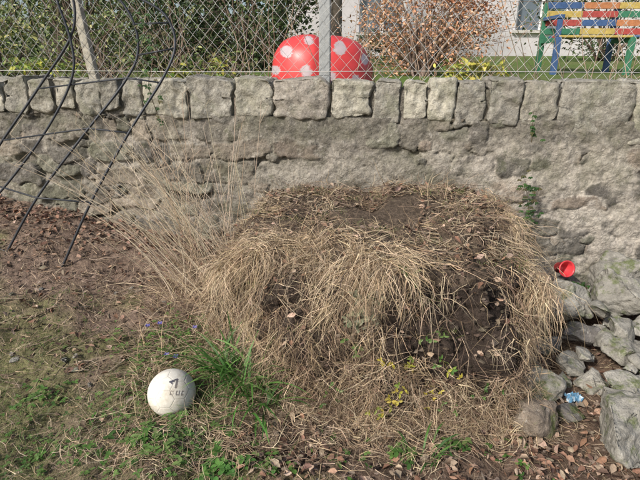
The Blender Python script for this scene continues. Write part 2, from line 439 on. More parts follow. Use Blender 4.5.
for q in range(9000):
    x=U(-2.9,2.2); y=1.3+(yw(x)-1.3)*random.random()**1.4; p=Vector((x,y,g1c(x,y)))
    gc.clod(p,abs(G(0,.006))+.002,jit(random.choice([(.10,.072,.052),(.16,.115,.085),(.06,.045,.034),(.20,.16,.13)]),.25))
gc.build("soil_crumbs",M_soil,None,False)

# ------------------------------------------------------------ leaf litter
dl=MB()
DP=[(.21,.12,.08),(.28,.185,.13),(.16,.09,.06),(.36,.27,.20),(.25,.185,.14),(.12,.075,.055),(.20,.16,.12)]
def deadleaf(p,nr,s,c=None):
    d=Vector((G(0,1),G(0,1),G(0,.2))); n=(nr+Vector((G(0,.5),G(0,.5),0))).normalized()
    dl.leaf(p,d,n,s,s*U(.35,.75),jit(c or random.choice(DP),.3),curl=U(-.9,1.4),fold=U(-.3,.7))
for q in range(6600):
    r=random.random()
    if r<.40: x=U(-.35,1.9); y=U(1.3,1.95)
    elif r<.56: x=U(.9,2.4); y=U(1.4,3.2)
    else: x=U(-2.9,-.3); y=U(1.8,yw(x)-.03); 
    if r>.56 and nz(x*2.2,y*2.2,3)+U(-.5,.5)<.04: continue
    if r<.40 and nz(x*4,y*4,6)+U(-.4,.5)<-.1: continue
    deadleaf(Vector((x,y,g1c(x,y)+U(.004,.035))),Vector((0,0,1)),U(.012,.05))
for q in range(620):
    x=U(-2.9,-.4); y=yw(x)-abs(G(0,.20))-.03
    deadleaf(Vector((x,y,g1c(x,y)+U(.005,.04))),Vector((0,0,1)),U(.025,.05),random.choice([(.24,.14,.095),(.30,.19,.14),(.22,.13,.09)]))
for q in range(2800):
    c=rnd_surf(); loc,nr,_,_=bvh.find_nearest(c)
    if nr.z<.6 and random.random()<.75: continue
    deadleaf(loc+nr*U(.01,.045),nr,U(.014,.042))
dl.build("fallen_leaves",M_dead)

tw=MB()
for q in range(900):
    if q%2: 
        c=rnd_surf(); loc,nr,_,_=bvh.find_nearest(c); p=loc+nr*.03
        if nr.z<.5: continue
    else:
        x=U(-2.8,-.6);y=U(2.,yw(x)-.05); p=Vector((x,y,g1c(x,y)+.01)); nr=Vector((0,0,1))
    d=Vector((G(0,1),G(0,1),G(.05,.15))).normalized(); L=U(.06,.3); pts=[p]
    for k in range(4): d=(d+Vector((G(0,.18),G(0,.18),G(0,.06)))).normalized(); pts.append(pts[-1]+d*L/4)
    tw.tube(pts,U(.0015,.004),jit(random.choice([(.12,.085,.06),(.24,.18,.14),(.08,.06,.045),(.3,.24,.18)])),4,.001)
tw.build("twigs",M_bark)

# tall dead stems
ds=MB()
for q in range(140):
    x=U(-.95,-.40); y=U(2.7,3.25); p=Vector((x,y,g1c(x,y)+.02))
    lean=random.choice((U(-.9,-.3),U(-.5,.25))); d=Vector((lean,G(-.05,.15),1)).normalized(); L=U(.55,1.35); pts=[p.copy()]
    sg=Vector((G(-.02,.035),G(0,.02),-.01))
    for k in range(9): 
        d=(d+sg+Vector((G(0,.02),G(0,.02),0))).normalized(); p=p+d*L/9
        lim=yw(p.x)-.06
        if p.y>lim: p.y=lim
        pts.append(p.copy())
    c=jit(random.choice([(.62,.53,.40),(.54,.45,.33),(.42,.33,.23)]))
    ds.tube(pts,U(.0018,.0034),c,4,.0011,False)
    if random.random()<.6:
        for k in range(random.randint(2,8)):
            b=pts[random.randint(4,9)]; e=Vector((G(0,.6),G(0,.5),U(.1,1))).normalized()*U(.03,.14)
            ds.tube([b,b+e*.6,b+e],.0012,c,3,.0008,False)
for q in range(900):
    x=U(-1.05,-.35); y=U(2.2,3.2); p=Vector((x,y,g1c(x,y))); d=Vector((G(-.3,.8),G(-.1,.6),1)).normalized(); pts=[]
    L=U(.12,.45)
    for k in range(6): pts.append(p.copy()); p=p+d*L/5; d=(d+Vector((d.x*.18+G(0,.12),d.y*.18+G(0,.1),-.22))).normalized()
    ds.ribbon(pts,U(.002,.004),jit(random.choice(STR),.25))
ds.build("dead_grass_stems",M_straw)

# ------------------------------------------------------------ green plants
def strap(mb,base,n,Lr,w,pal,spread=.8,droop=.12):
    for q in range(n):
        a=U(0,6.28); p=base+Vector((G(0,.045),G(0,.035),0)); d=Vector((math.cos(a)*U(.1,spread),math.sin(a)*U(.1,spread)-.05,1)).normalized()
        L=U(*Lr); pts=[]
        hd=Vector((math.cos(a),math.sin(a),0)); dk=droop*U(.4,1.5)
        for k in range(12):
            pts.append(p.copy()); p=p+d*L/11; d=(d+hd*.05+Vector((G(0,.03),G(0,.03),-dk-.10*k/11))).normalized()
            if p.z<g1c(p.x,p.y)+.01: p.z=g1c(p.x,p.y)+.01
        sd=hd.cross(Vector((0,0,1))).normalized()+Vector((0,0,G(0,.3)))
        mb.ribbon(pts,U(w*.6,w),jit(random.choice(pal),.2),side=sd.normalized(),taper=lambda t:.55+.9*t if t<.4 else max(.03,.91*(1-((t-.4)/.6)**2)))
GP=[(.06,.16,.03),(.085,.21,.04),(.045,.12,.025),(.15,.28,.07)]
mb=MB(); strap(mb,Vector((-.35,1.99,g1c(-.35,1.99)-.01)),60,(.26,.48),.015,GP,.6,.09); strap(mb,Vector((-.46,2.10,g1c(-.46,2.10)-.01)),52,(.24,.50),.014,GP,.6,.07); strap(mb,Vector((-.25,1.90,g1c(-.25,1.90)-.01)),30,(.2,.36),.014,GP,.8)
mb.build("bluebell_clump",M_leaf)
mb=MB(); strap(mb,Vector((.47,1.6,0)),12,(.1,.22),.013,GP,.6); mb.build("bluebell_clump",M_leaf)
hb=MB()
def herb(mb,cx,cy,r,n,s,pal,h=.05):
    for q in range(n):
        x=cx+G(0,r);y=cy+G(0,r*.7); z=g1c(x,y)+U(.01,h); a=U(0,6.28)
        base=Vector((x,y,z)); c=jit(random.choice(pal),.25)
        mb.ribbon([Vector((x+G(0,.01),y+G(0,.01),z-h)),base],.0015,c)
        for k in range(random.choice([3,3,5])):
            an=a+k*2.09+G(0,.3); mb.leaf(base,Vector((math.cos(an),math.sin(an),U(-.2,.4))),Vector((0,0,1)),s*U(.6,1.2),s*U(.5,.85),c,curl=U(0,.6),fold=.12)
HP=[(.08,.17,.035),(.12,.22,.055),(.06,.13,.03),(.15,.23,.07)]
herb(hb,-.72,1.68,.10,130,.026,HP,.07); herb(hb,-.60,1.66,.09,90,.028,HP,.07); herb(hb,-.37,1.53,.06,40,.030,[(.09,.22,.05),(.12,.26,.06)]); herb(hb,-.85,2.0,.12,110,.02,HP)
herb(hb,-1.38,2.0,.07,40,.022,HP,.03); herb(hb,-1.0,1.6,.18,110,.018,HP,.03); herb(hb,-1.3,1.7,.2,90,.016,HP,.02); herb(hb,-.95,2.35,.12,80,.022,HP,.07);herb(hb,-.2,1.55,.06,14,.026,HP,.05)
herb(hb,.35,1.62,.03,14,.03,HP); herb(hb,.60,1.68,.04,16,.03,HP); herb(hb,-1.5,2.5,.25,40,.014,HP,.03); herb(hb,-.5,1.8,.08,40,.02,HP,.05); herb(hb,-.62,2.25,.10,70,.02,HP,.08); herb(hb,-.78,2.5,.10,60,.02,HP,.10); herb(hb,.1,1.6,.12,18,.022,HP,.03); herb(hb,.9,1.6,.1,12,.022,HP,.03)
hb.build("ground_herbs",M_leaf)
gr=MB()
for q in range(17000):
    x=U(-2.4,-.2); y=U(1.3,2.8)
    if nz(x*3,y*3,7)+nz(x*9,y*9,2)*.5+(-.7-x)*.30+(2.0-y)*.6+U(-.4,.4)<.06 and not (abs(x+.62)<.28 and y<2.4 and random.random()<.6): continue
    z=g1c(x,y); a=U(0,6.28); L=U(.015,.06); p=Vector((x,y,z)); d=Vector((math.cos(a)*.7,math.sin(a)*.7,1)).normalized(); pts=[]
    for k in range(4): pts.append(p.copy()); p=p+d*L/3; d=(d+Vector((math.cos(a)*.3,math.sin(a)*.3,-.2))).normalized()
    gr.ribbon(pts,U(.0018,.0034),jit(random.choice([(.10,.17,.04),(.15,.20,.06),(.24,.22,.11),(.07,.13,.03),(.3,.25,.15)]),.25))
for q in range(850):
    x=G(-.60,.17); y=G(2.02,.22); z=g1c(x,y); a=U(0,6.28); L=U(.08,.28); p=Vector((x,y,z)); d=Vector((math.cos(a)*.5,math.sin(a)*.5,1)).normalized(); pts=[]
    if math.hypot(x+.71,y-1.92)<.13 or (abs(x+.71)<.11 and y<1.92): continue
    for k in range(6): pts.append(p.copy()); p=p+d*L/5; d=(d+Vector((math.cos(a)*.2,math.sin(a)*.2,-.22))).normalized()
    gr.ribbon(pts,U(.002,.004),jit(random.choice([(.08,.17,.035),(.14,.20,.06),(.30,.26,.14),(.38,.3,.19)]),.25))
for q in range(170):
    a0=U(0,6.28); x=-.705+math.cos(a0)*U(.09,.16); y=1.92+math.sin(a0)*U(.09,.16); z=g1c(x,y); a=U(0,6.28); L=U(.04,.11); p=Vector((x,y,z)); d=Vector((math.cos(a)*.4,math.sin(a)*.4,1)).normalized(); pts=[]
    for k in range(5): pts.append(p.copy()); p=p+d*L/4; d=(d+Vector((math.cos(a)*.2,math.sin(a)*.2,-.22))).normalized()
    gr.ribbon(pts,.003,jit(random.choice([(.08,.17,.035),(.14,.20,.06),(.30,.26,.14)]),.25))
gr.build("grass",M_leaf)
sp=MB()
def sprig(x,z,n,s,pal,r=.03,y0=1.7):
    hit=bvh.ray_cast(Vector((x,y0-.5,z)),Vector((0,1,0)))
    if hit[0] is None: return
    b=hit[0]; 
    for q in range(n):
        e=b+Vector((G(0,r),-U(.04,.08),G(0,r))); c=jit(random.choice(pal),.2); sp.ribbon([b+Vector((0,.01,-.02)),(b+e)/2+Vector((0,-.01,.01)),e],.002,c)
        for k in range(3): sp.leaf(e,Vector((G(0,1),-.3,G(0,1))),Vector((0,-1,.6)),s*U(.6,1.1),s*U(.35,.5),c,curl=U(0,.6))
YP=[(.30,.30,.04),(.18,.24,.05),(.4,.34,.06)]
sprig(.33,.22,7,.026,YP); sprig(.28,.10,6,.026,YP); sprig(.16,.38,5,.026,HP); sprig(.55,.33,6,.026,HP+YP); sprig(.42,.3,5,.026,YP)
sprig(.20,.60,18,.036,[(.22,.24,.16),(.28,.28,.19),(.15,.17,.10)],.032); sprig(.18,.50,14,.034,[(.20,.22,.14),(.26,.26,.17)],.032); sprig(.40,.70,8,.026,HP)
sprig(.05,.15,5,.026,HP); sprig(.75,.2,5,.022,YP+HP); sprig(.6,.12,6,.026,HP); sprig(.3,.3,5,.022,[(.5,.42,.06)]); sprig(.48,.2,5,.020,[(.5,.42,.06)]); sprig(.5,.45,5,.024,HP)
sp.build("primrose_sprigs",M_leaf)
ms=MB()
for q in range(140):
    c=rnd_surf(); loc,nr,_,_=bvh.find_nearest(c)
    if nr.z<.7: continue
    for k in range(45):
        x=loc.x+G(0,.05);y=loc.y+G(0,.035); L=U(.015,.04); p=Vector((x,y,loc.z+.016)); d=Vector((G(0,.6),G(0,.6),1)).normalized()
        ms.ribbon([p,p+d*L*.5,p+d*L+Vector((0,0,-.005))],.003,jit(random.choice([(.11,.15,.04),(.16,.18,.06),(.21,.20,.10)])))
ms.build("heap_grass_tufts",M_leaf,heap)
for (fx,fy,fz) in ((-1.02,2.42,.10),(-.80,2.2,.10),(-.96,2.45,.08),(-.70,2.42,.12),(-.84,2.25,.06)):
    fl=MB(); b=Vector((fx,fy,g1c(fx,fy))); t=b+Vector((G(0,.02),G(0,.02),fz)); fl.tube([b,(b+t)/2+Vector((.005,0,0)),t],.0015,(.07,.14,.03),4,.001)
    for k in range(6):
        a=k*1.047; fl.leaf(t,Vector((math.cos(a),math.sin(a)-.5,.5)),Vector((0,-.6,.8)),.018,.010,jit((.12,.11,.42),.15),curl=.2)
    fl.tube([t,t+Vector((0,-.004,.004))],.003,(.4,.4,.5),5)
    fl.build("blue_flower",M_leaf)

# ------------------------------------------------------------ rocks
def rock(x,y,zc,w,dp,h,rot,seed,colr,tilt=0.,name="rock"):
    rnd=random.Random(seed); bm=bmesh.new()
    for i in range(15):
        v=Vector((rnd.gauss(0,1),rnd.gauss(0,1),rnd.gauss(0,1))).normalized()
        m=max(abs(v.x),abs(v.y),abs(v.z)); v=v*(.40+.60/m)*.92
        bm.verts.new((v.x*w/2,v.y*dp/2,v.z*h/2))
    r=bmesh.ops.convex_hull(bm,input=bm.verts[:]); 
    bmesh.ops.delete(bm,geom=[g for g in r['geom_interior'] if isinstance(g,bmesh.types.BMVert)],context='VERTS')
    bmesh.ops.dissolve_limit(bm,angle_limit=.25,verts=bm.verts[:],edges=bm.edges[:])
    bmesh.ops.bevel(bm,geom=bm.edges[:],offset=min(w,dp,h)*.03,segments=1,profile=.6,affect='EDGES',clamp_overlap=True)
    bmesh.ops.triangulate(bm,faces=bm.faces[:])
    lim=.014 if max(w,h)>.1 else .02
    for it in range(5):
        es=[e for e in bm.edges if e.calc_length()>lim]
        if not es or len(bm.verts)>9000: break
        bmesh.ops.subdivide_edges(bm,edges=es,cuts=1); bmesh.ops.triangulate(bm,faces=bm.faces[:])
    bm.normal_update()
    sc_=min(1,w/.2)
    for v in bm.verts:
        c=v.co; k=nz(c.x*8+seed,c.y*8,c.z*8)*.022+nz(c.x*22,c.y*22+seed,c.z*22)*.010+abs(nz(c.x*14,c.y*14,c.z*26+seed))*-.012+nz(c.x*60,c.y*60+seed,c.z*60)*.003; v.co=c+v.normal*k*sc_
    me=bpy.data.meshes.new(name); bm.to_mesh(me); bm.free()
    at=me.color_attributes.new("Col",'FLOAT_COLOR','POINT'); a=np.ones((len(me.vertices),4),np.float32); a[:,:3]=colr; at.data.foreach_set("color",a.ravel())
    me.materials.append(M_rock); me.polygons.foreach_set("use_smooth",[True]*len(me.polygons))
    o=bpy.data.objects.new(name,me); scene.collection.objects.link(o); o.location=(x,y,zc); o.rotation_euler=(tilt,tilt*.6,rot); return o
LG=(.35,.335,.295); MG=(.26,.25,.22); DG=(.16,.15,.14); BR=(.21,.175,.14)
RK=[(1.48,2.66,.21,.48,.32,.30,.2,1,LG,.05),(1.86,2.62,.30,.42,.32,.34,-.3,2,MG,.1),(1.09,2.03,.09,.28,.24,.18,.3,3,MG,.1),
(1.28,1.66,.12,.40,.32,.32,.5,4,MG,-.25),(1.49,2.40,.13,.24,.18,.15,-.4,5,DG,.2),(1.66,2.24,.13,.30,.2,.12,.1,6,MG,.15),(1.52,1.97,.10,.28,.2,.14,-.2,7,LG,.15),
(1.50,1.82,.12,.24,.18,.13,.7,8,LG,.3),(.98,1.78,.08,.24,.22,.18,.1,9,BR,.1),(1.70,2.38,.19,.26,.2,.13,.6,10,MG,.3),(1.36,2.22,.06,.22,.17,.12,.9,11,MG,.1),
(1.66,3.0,.12,.34,.26,.24,.3,12,DG,.1),(2.0,2.95,.25,.40,.3,.44,.1,13,MG,.1),(1.36,3.0,.12,.28,.22,.24,.6,14,MG,.1),(2.2,2.5,.2,.4,.35,.4,.3,15,LG,.2),
(1.85,2.1,.1,.34,.3,.22,.5,16,MG,.2),(1.75,1.75,.08,.3,.3,.2,.2,17,DG,.1),(1.56,2.08,.05,.2,.16,.12,.3,18,MG,.1),(1.30,2.42,.07,.2,.16,.14,.2,19,MG,0),(1.62,2.48,.24,.22,.15,.10,1.2,20,MG,.4),
(1.95,2.3,.24,.3,.24,.2,.4,21,LG,.3),(1.40,2.05,.04,.13,.1,.08,.2,22,MG,0),(1.27,2.12,.03,.12,.1,.07,1.2,23,MG,0),(1.5,1.62,.05,.24,.2,.12,.4,24,DG,.2),(1.18,1.86,.03,.16,.12,.08,.4,25,DG,.2)]
rs=random.Random(5)
for q in range(46):
    x=rs.uniform(1.28,2.5); y=rs.uniform(1.75,3.05); s=rs.uniform(.07,.20)
    z=.05+clamp((x-1.3)/1.0)*.22*clamp((y-1.9)/.6)+rs.uniform(-.03,.06)
    RK.append((x,y,z,s*1.3,s,s*.65,rs.uniform(0,3),200+q,rs.choice([MG,DG,MG,LG]),rs.uniform(-.4,.4)))
for r in RK: rock(*r)
for q in range(14):
    x=U(-2.3,-.9);y=U(2.0,3.3); s=U(.03,.06); rock(x,y,g1c(x,y)+s*.15,s,s*.8,s*.6,U(0,3),100+q,random.choice([MG,DG,MG]),0,"pebble")

# ------------------------------------------------------------ red pot on its side
pot=MB(); prof=[(.0,.10),(.030,.10),(.036,.095),(.048,.012),(.055,.010),(.056,.0),(.050,-.001),(.046,.004),(.043,.012),(.030,.088),(.0,.09)]
NS=40; pv=[]
for (r,h) in prof:
    for k in range(NS): a=2*math.pi*k/NS; pv.append((math.cos(a)*r,h,math.sin(a)*r))
pf=[(i*NS+k,i*NS+(k+1)%NS,(i+1)*NS+(k+1)%NS,(i+1)*NS+k) for i in range(len(prof)-1) for k in range(NS)]
Mt=Matrix.Rotation(.12,3,'Z')@Matrix.Rotation(-.3,3,'X')
pot.add([tuple(Mt@Vector(v)+Vector((1.625,2.92,.315))) for v in pv],pf,(.62,.05,.06)); pot.build("red_plant_pot",M_plas)
wr=MB(); n=14; w_v=[]
for i in range(n):
    for j in range(n):
        a=i/(n-1)-.5;b=j/(n-1)-.5
        w_v.append((1.235+a*.07+.02*nz(a*6,b*6,1),1.95+b*.05+.02*nz(a*7,b*7,5),.055+.03*nz(a*9,b*9,3)+.012*nz(a*22,b*22,4)))
wr.add(w_v,[(i*n+j,i*n+j+1,(i+1)*n+j+1,(i+1)*n+j) for i in range(n-1) for j in range(n-1)],[(.10,.24,.38) if (k//n)%5 else (.4,.45,.48) for k in range(n*n)])
wr.build("crumpled_wrapper",M_plas,smooth=False)

# ------------------------------------------------------------ football
phi=(1+5**.5)/2; ico=[]
for a in (-1,1):
    for b in (-phi,phi): ico+= [Vector((0,a,b)).normalized(),Vector((a,b,0)).normalized(),Vector((b,0,a)).normalized()]
hexc=[]
for i in range(12):
    for j in range(i+1,12):
        for k in range(j+1,12):
            if min(ico[i].dot(ico[j]),ico[j].dot(ico[k]),ico[i].dot(ico[k]))>.4: hexc.append((ico[i]+ico[j]+ico[k]).normalized())
bm=bmesh.new(); bmesh.ops.create_icosphere(bm,subdivisions=7,radius=1)
P=np.array([tuple(v.co) for v in bm.verts]); Fc=[tuple(v.index for v in f.verts) for f in bm.faces]; bm.free()
P/=np.linalg.norm(P,axis=1,keepdims=True)
C5=np.array([tuple(v) for v in ico]); C6=np.array([tuple(v) for v in hexc])
d5=.939234; d6=.914958
sc_=np.concatenate([P@C5.T/d5,P@C6.T/d6],1); srt=np.sort(sc_,1); e=srt[:,-1]-srt[:,-2]
groove=np.exp(-(e/.009)**2)
Rb=.111; Pb=P*(Rb*(1-.014*groove))[:,None]
colb=np.tile(np.array([.62,.60,.54]),(len(P),1)); colb*= (1-.25*groove)[:,None]
fwd=np.array([.42,-.62,.50]); fwd/=np.linalg.norm(fwd); rt=np.cross(fwd,[0,0,1.]); rt/=np.linalg.norm(rt); 
if rt[0]<0: rt=-rt
up=np.cross(rt,fwd); 
if up[2]<0: up=-up
ca,sa=math.cos(.35),math.sin(.35); rt,up=rt*ca-up*sa, up*ca+rt*sa
a_=P@rt; b_=P@up; fr=P@fwd>.2
ink=np.zeros(len(P),bool)
def segm(x0,y0,x1,y1,w):
    dx,dy=x1-x0,y1-y0; t=np.clip(((a_-x0)*dx+(b_-y0)*dy)/(dx*dx+dy*dy),0,1); return np.hypot(a_-x0-t*dx,b_-y0-t*dy)<w
for s_ in ((-.28,.40,.0,.50,.045),(.0,.50,-.06,.18,.05),(-.28,.40,-.20,.33,.03)): ink|=segm(*s_)
for i_,lx in enumerate((-.26,-.15,-.03,.09,.20)):
    ink|=segm(lx,-.12,lx+.02,.04,.024)
    if i_%2==0: ink|=segm(lx,-.12,lx+.07,-.11,.022); ink|=segm(lx+.02,.04,lx+.07,.03,.02)
ink&=fr; 
ink&=~(fbm(P[:,0]*14,P[:,1]*14,P[:,2]*14,3,77)>.22)
colb[ink]=[.07,.07,.09]
mb=MB()
bc=np.array([-.705,1.915,g1c(-.705,1.915)+.100])
mb.add((Pb+bc).tolist(),Fc,[tuple(c) for c in colb]); mb.build("football",M_ball)

# ------------------------------------------------------------ chain link fence
fence=empty("chain_link_fence")
mb=MB(); pw=.046; O=Vector((0,yw(0),0))+WN*.17; z0,z1=1.475,2.75; nh=int((z1-z0)/(pw*1.1))
def wp(u,z,off=0): return O+WD*u+WN*off+Vector((0,0,z))
for i in range(int(-5.4/pw),int(5.4/pw)):
    pts=[]
    for k in range(nh+1):
        sgn=1 if (k+i)%2 else -1
        u=i*pw+sgn*pw*.52+.012*nz(i*.08,k*.12)+.003*nz(i*.9,k*.9,4); pts.append(wp(u,z0+k*pw*1.1+.008*nz(i*.1,k*.1,8),.003*sgn+.02*nz(i*.04,k*.1,2)))
    mb.tube(pts,.0018,(.50,.50,.48),4,cap=False)
for zz in (1.53,2.15,2.74):
    mb.tube([wp(u*.5,zz+.004*math.sin(u),-.008) for u in range(-11,12)],.0022,(.45,.45,.43),5)
mb.build("wire_mesh",M_galv,fence)
mb=MB()
for u in (-4.0,.005,2.75,4.9):
    c=wp(u,0,.05); mb.box((c.x,c.y,2.1),(.040,.030,.72),(.30,.315,.32),RW)
    mb.box((c.x,c.y,2.83),(.044,.034,.008),(.2,.2,.2),RW)
mb.build("posts",M_galv,fence,False,.006)
mb=MB(); c=wp(-1.80,0,.05); mb.box((c.x-.045,c.y,2.1),(.032,.028,.72),(.33,.31,.26),RW@Matrix.Rotation(-.10,3,'Y')); mb.build("timber_post",M_bark,fence,False,.008)

# ------------------------------------------------------------ metal garden arch
def catm(P,n=8):
    P=[Vector(p) for p in P]; Q=[P[0]*2-P[1]]+P+[P[-1]*2-P[-2]]; out=[]
    for i in range(1,len(Q)-2):
        for k in range(n):
            t=k/n; a,b,c,d=Q[i-1:i+3]
            out.append(.5*((2*b)+(c-a)*t+(2*a-5*b+4*c-d)*t*t+(3*b-a-3*c+d)*t**3))
    out.append(P[-1]); return out
arch=MB(); bk=(.03,.034,.042)
r1=catm([(-1.81,3.09,.22),(-1.55,3.16,.70),(-1.27,3.26,1.15),(-1.03,3.36,1.50),(-.95,3.42,1.70),(-1.0,3.45,1.87),(-1.15,3.47,1.97),(-1.38,3.5,2.05),(-1.62,3.52,2.0)])
r2=catm([(-2.28,3.22,.26),(-1.98,3.28,.70),(-1.62,3.35,1.12),(-1.32,3.42,1.46),(-1.21,3.45,1.66),(-1.24,3.47,1.88),(-1.42,3.5,2.08),(-1.7,3.53,2.16)])
r3=catm([(-2.75,3.3,.35),(-2.5,3.38,.72),(-2.27,3.43,1.03),(-1.94,3.48,1.42),(-1.66,3.5,1.76),(-1.62,3.52,2.0),(-1.7,3.53,2.16)])
r4=catm([(-1.72,3.5,1.98),(-1.66,3.48,1.72),(-1.68,3.46,1.5),(-1.86,3.42,1.2),(-2.15,3.36,.85),(-2.5,3.3,.5)])
for r in (r1,r2,r3,r4): arch.tube(r,.0085,bk,8)
def P_(r,t): return r[int(round(clamp(t)*(len(r)-1)))]
for (a,b,c) in ((0.0,.02,.05),(.125,.15,.21),(.25,.30,.36),(.36,.44,.50),(.48,.56,None),(.60,.68,None)):
    L_=[P_(r1,a),P_(r2,b)]+([P_(r3,c)] if c else [])
    arch.tube(L_,.006,bk,6)
arch.build("metal_garden_arch",M_black)

# ------------------------------------------------------------ ladybird sandpit
lb=empty("ladybird_sandpit")
mb=MB(); LC=Vector((.02,4.35,1.39)); nu,nv=160,96; lv=[];lc=[]
spots=[(-.66,.62,.10),(-.30,.26,.10),(-.90,.25,.08),(.32,.74,.12),(.15,.18,.08),(.62,.12,.10),(.80,.55,.09),(-.26,.86,.08),(-.62,.0,.09)]
for j in range(nv+1):
    v=-.35+j/nv*(math.pi/2+.35)
    for i in range(nu):
        a=2*math.pi*i/nu; cx_,cy_=math.cos(a),math.sin(a)
        cc=max(0,math.cos(v))**.55; x=math.copysign(abs(cx_)**.85,cx_)*cc; y=math.copysign(abs(cy_)**.85,cy_)*cc
        z=math.copysign(abs(math.sin(v))**.85,math.sin(v))
        seam=math.exp(-((x+.02)/.09)**2); z2=z-.07*seam*max(0,z)-.05*x; 
        yy=y*(1-.08*seam)
        lv.append((LC.x+x*.43+.01*nz(x*3,z*3,y),LC.y+yy*.36,LC.z+.03+z2*.385))
        c=(.60,.055,.055)
        if y<.2:
            for sx_,sz_,sr in spots:
                if math.hypot((x-sx_)*(1+.2*sx_),(z-sz_)*.85)+.01*nz(x*12,z*12,3)<sr: c=(.46,.38,.40)
        lc.append(c)
lf=[(j*nu+i,j*nu+(i+1)%nu,(j+1)*nu+(i+1)%nu,(j+1)*nu+i) for j in range(nv) for i in range(nu)]
mb.add(lv,lf,lc); o=mb.build("shell",M_plas,lb)
mb=MB(); rv=[]
for h_,k_ in ((-.13,1.0),(-.13,1.04),(-.05,1.05),(-.03,1.0)):
    for i in range(64):
        a=2*math.pi*i/64; rv.append((LC.x+math.cos(a)*.43*k_,LC.y+math.sin(a)*.36*k_,LC.z+h_))
mb.add(rv,[(j*64+i,j*64+(i+1)%64,(j+1)*64+(i+1)%64,(j+1)*64+i) for j in range(3) for i in range(64)],(.45,.03,.03)); mb.build("rim",M_plas,lb)

# ------------------------------------------------------------ painted bench
bench=empty("painted_bench")
mb=MB(); BX,BY,BZ=2.80,6.35,1.44; W=1.75
RD=(.36,.07,.06);BL=(.05,.10,.22);YL=(.45,.34,.10);GRN=(.045,.17,.10);OR=(.42,.18,.08)
for k,xx in enumerate((0,W/2,W)):
    mb.box((BX+xx,BY+.25,BZ+.42),(.03,.03,.42),(GRN,BL,RD)[k]); mb.box((BX+xx,BY-.2,BZ+.22),(.03,.03,.22),(BL,GRN,YL)[k])
    mb.box((BX+xx,BY+.02,BZ+.405),(.028,.19,.025),GRN)
for k in (0,W): mb.box((BX+k,BY+.0,BZ+.66),(.035,.215,.02),BL); mb.box((BX+k,BY-.18,BZ+.54),(.025,.025,.098),BL)
cols=[[GRN,YL,RD,BL],[RD,BL,OR,GRN],[YL,RD,GRN,BL],[BL,OR,YL,RD]]
for r_ in range(4):
    for s_ in range(4): mb.box((BX+W/8+s_*W/4,BY+.205,BZ+.52+r_*.098),(W/8-.002,.011,.036),cols[r_][s_])
    for s_ in range(2): mb.box((BX+W/4+s_*W/2,BY-.17+r_*.1,BZ+.445),(W/4-.002,.042,.012),(YL,RD,BL,GRN)[(r_+s_*2)%4])
mb.build("frame_and_slats",M_paint,bench,False,.004)

# ------------------------------------------------------------ garden vegetation
def shrub(name,c,rad,nleaf,pal,ls,clumps=26,spreadk=.22,bcol=(.14,.105,.08),flat=.8):
    mb=MB(); br=MB(); c=Vector(c); root=Vector((c.x,c.y,1.30+.05*clamp(c.y-yw(c.x),0,9)-.03)); cl=[]
    for i in range(clumps):
        v=Vector((G(0,1),G(0,1),G(0,1))).normalized()*(U(.25,1)**.5); p=c+Vector((v.x*rad[0],v.y*rad[1],v.z*rad[2])); p.z=max(p.z,root.z+.1); cl.append((p,U(.6,1.3)))
        mid=root.lerp(p,.5)+Vector((G(0,.06),G(0,.06),.08))*rad[0]
        br.tube(catm([root+Vector((G(0,.05),G(0,.05),0)),mid,p],4),.012+.01*rad[2],bcol,5,.004)
        for t in range(4):
            q=p+Vector((G(0,1)*rad[0],G(0,1)*rad[1],U(-.3,1)*rad[2]))*.35; br.tube([mid.lerp(p,U(.3,1)),q],.005,bcol,4,.0015,False)
    for i in range(nleaf):
        p,k=random.choice(cl); b=p+Vector((G(0,1)*rad[0],G(0,1)*rad[1],G(0,1)*rad[2]*flat))*spreadk*k
        if b.z<root.z+.02: continue
        s=ls*U(.6,1.3); mb.leaf(b,Vector((G(0,1),G(0,1),G(-.2,.7))),Vector((G(0,.6),G(-.3,.6),1)),s,s*U(.4,.65),jit(random.choice(pal),.3),curl=U(0,.5))
    e=empty(name); mb.build("leaves",M_far,e); br.build("branches",M_bark,e)
    return e
DKG=[(.045,.075,.03),(.065,.10,.035),(.035,.06,.025),(.10,.13,.05)]; MGN=[(.14,.19,.07),(.20,.25,.08),(.10,.14,.05),(.32,.32,.14)]
shrub("evergreen_shrub",(-1.0,7.6,2.3),(1.0,.7,1.2),5200,DKG,.07,38)
shrub("evergreen_shrub",(-3.6,7.8,2.4),(1.3,.7,1.3),3800,DKG+MGN,.075,34)
shrub("evergreen_shrub",(-2.2,7.2,2.0),(.8,.5,.8),3000,DKG,.06,30)
shrub("evergreen_shrub",(-5.8,8.5,2.6),(1.6,.8,1.5),3600,DKG+MGN,.08,30)
shrub("garden_shrub",(-2.35,5.6,1.75),(.6,.5,.5),1300,MGN,.05,20)
shrub("garden_shrub",(-3.4,5.4,1.7),(.7,.4,.5),1300,MGN+[(.45,.42,.16)],.05,18)
shrub("garden_shrub",(-.9,5.2,1.5),(.45,.35,.25),600,MGN+[(.25,.2,.1)],.045,14)
shrub("beech_shrub",(1.20,6.1,2.05),(.88,.5,.62),6200,[(.56,.29,.16),(.62,.36,.22),(.44,.23,.13),(.62,.42,.28)],.042,46,bcol=(.24,.18,.15))
shrub("garden_shrub",(1.6,8.8,2.0),(.9,.5,.6),1400,DKG+[(.2,.15,.1)],.06,18)
shrub("yellow_shrub",(1.18,3.95,1.50),(.25,.12,.10),190,[(.50,.48,.09),(.35,.40,.09),(.55,.48,.12)],.055,12,bcol=(.2,.2,.08))
shrub("yellow_shrub",(-2.35,4.35,1.52),(.4,.15,.12),260,[(.45,.45,.08),(.2,.3,.06)],.045,12,bcol=(.2,.2,.08))
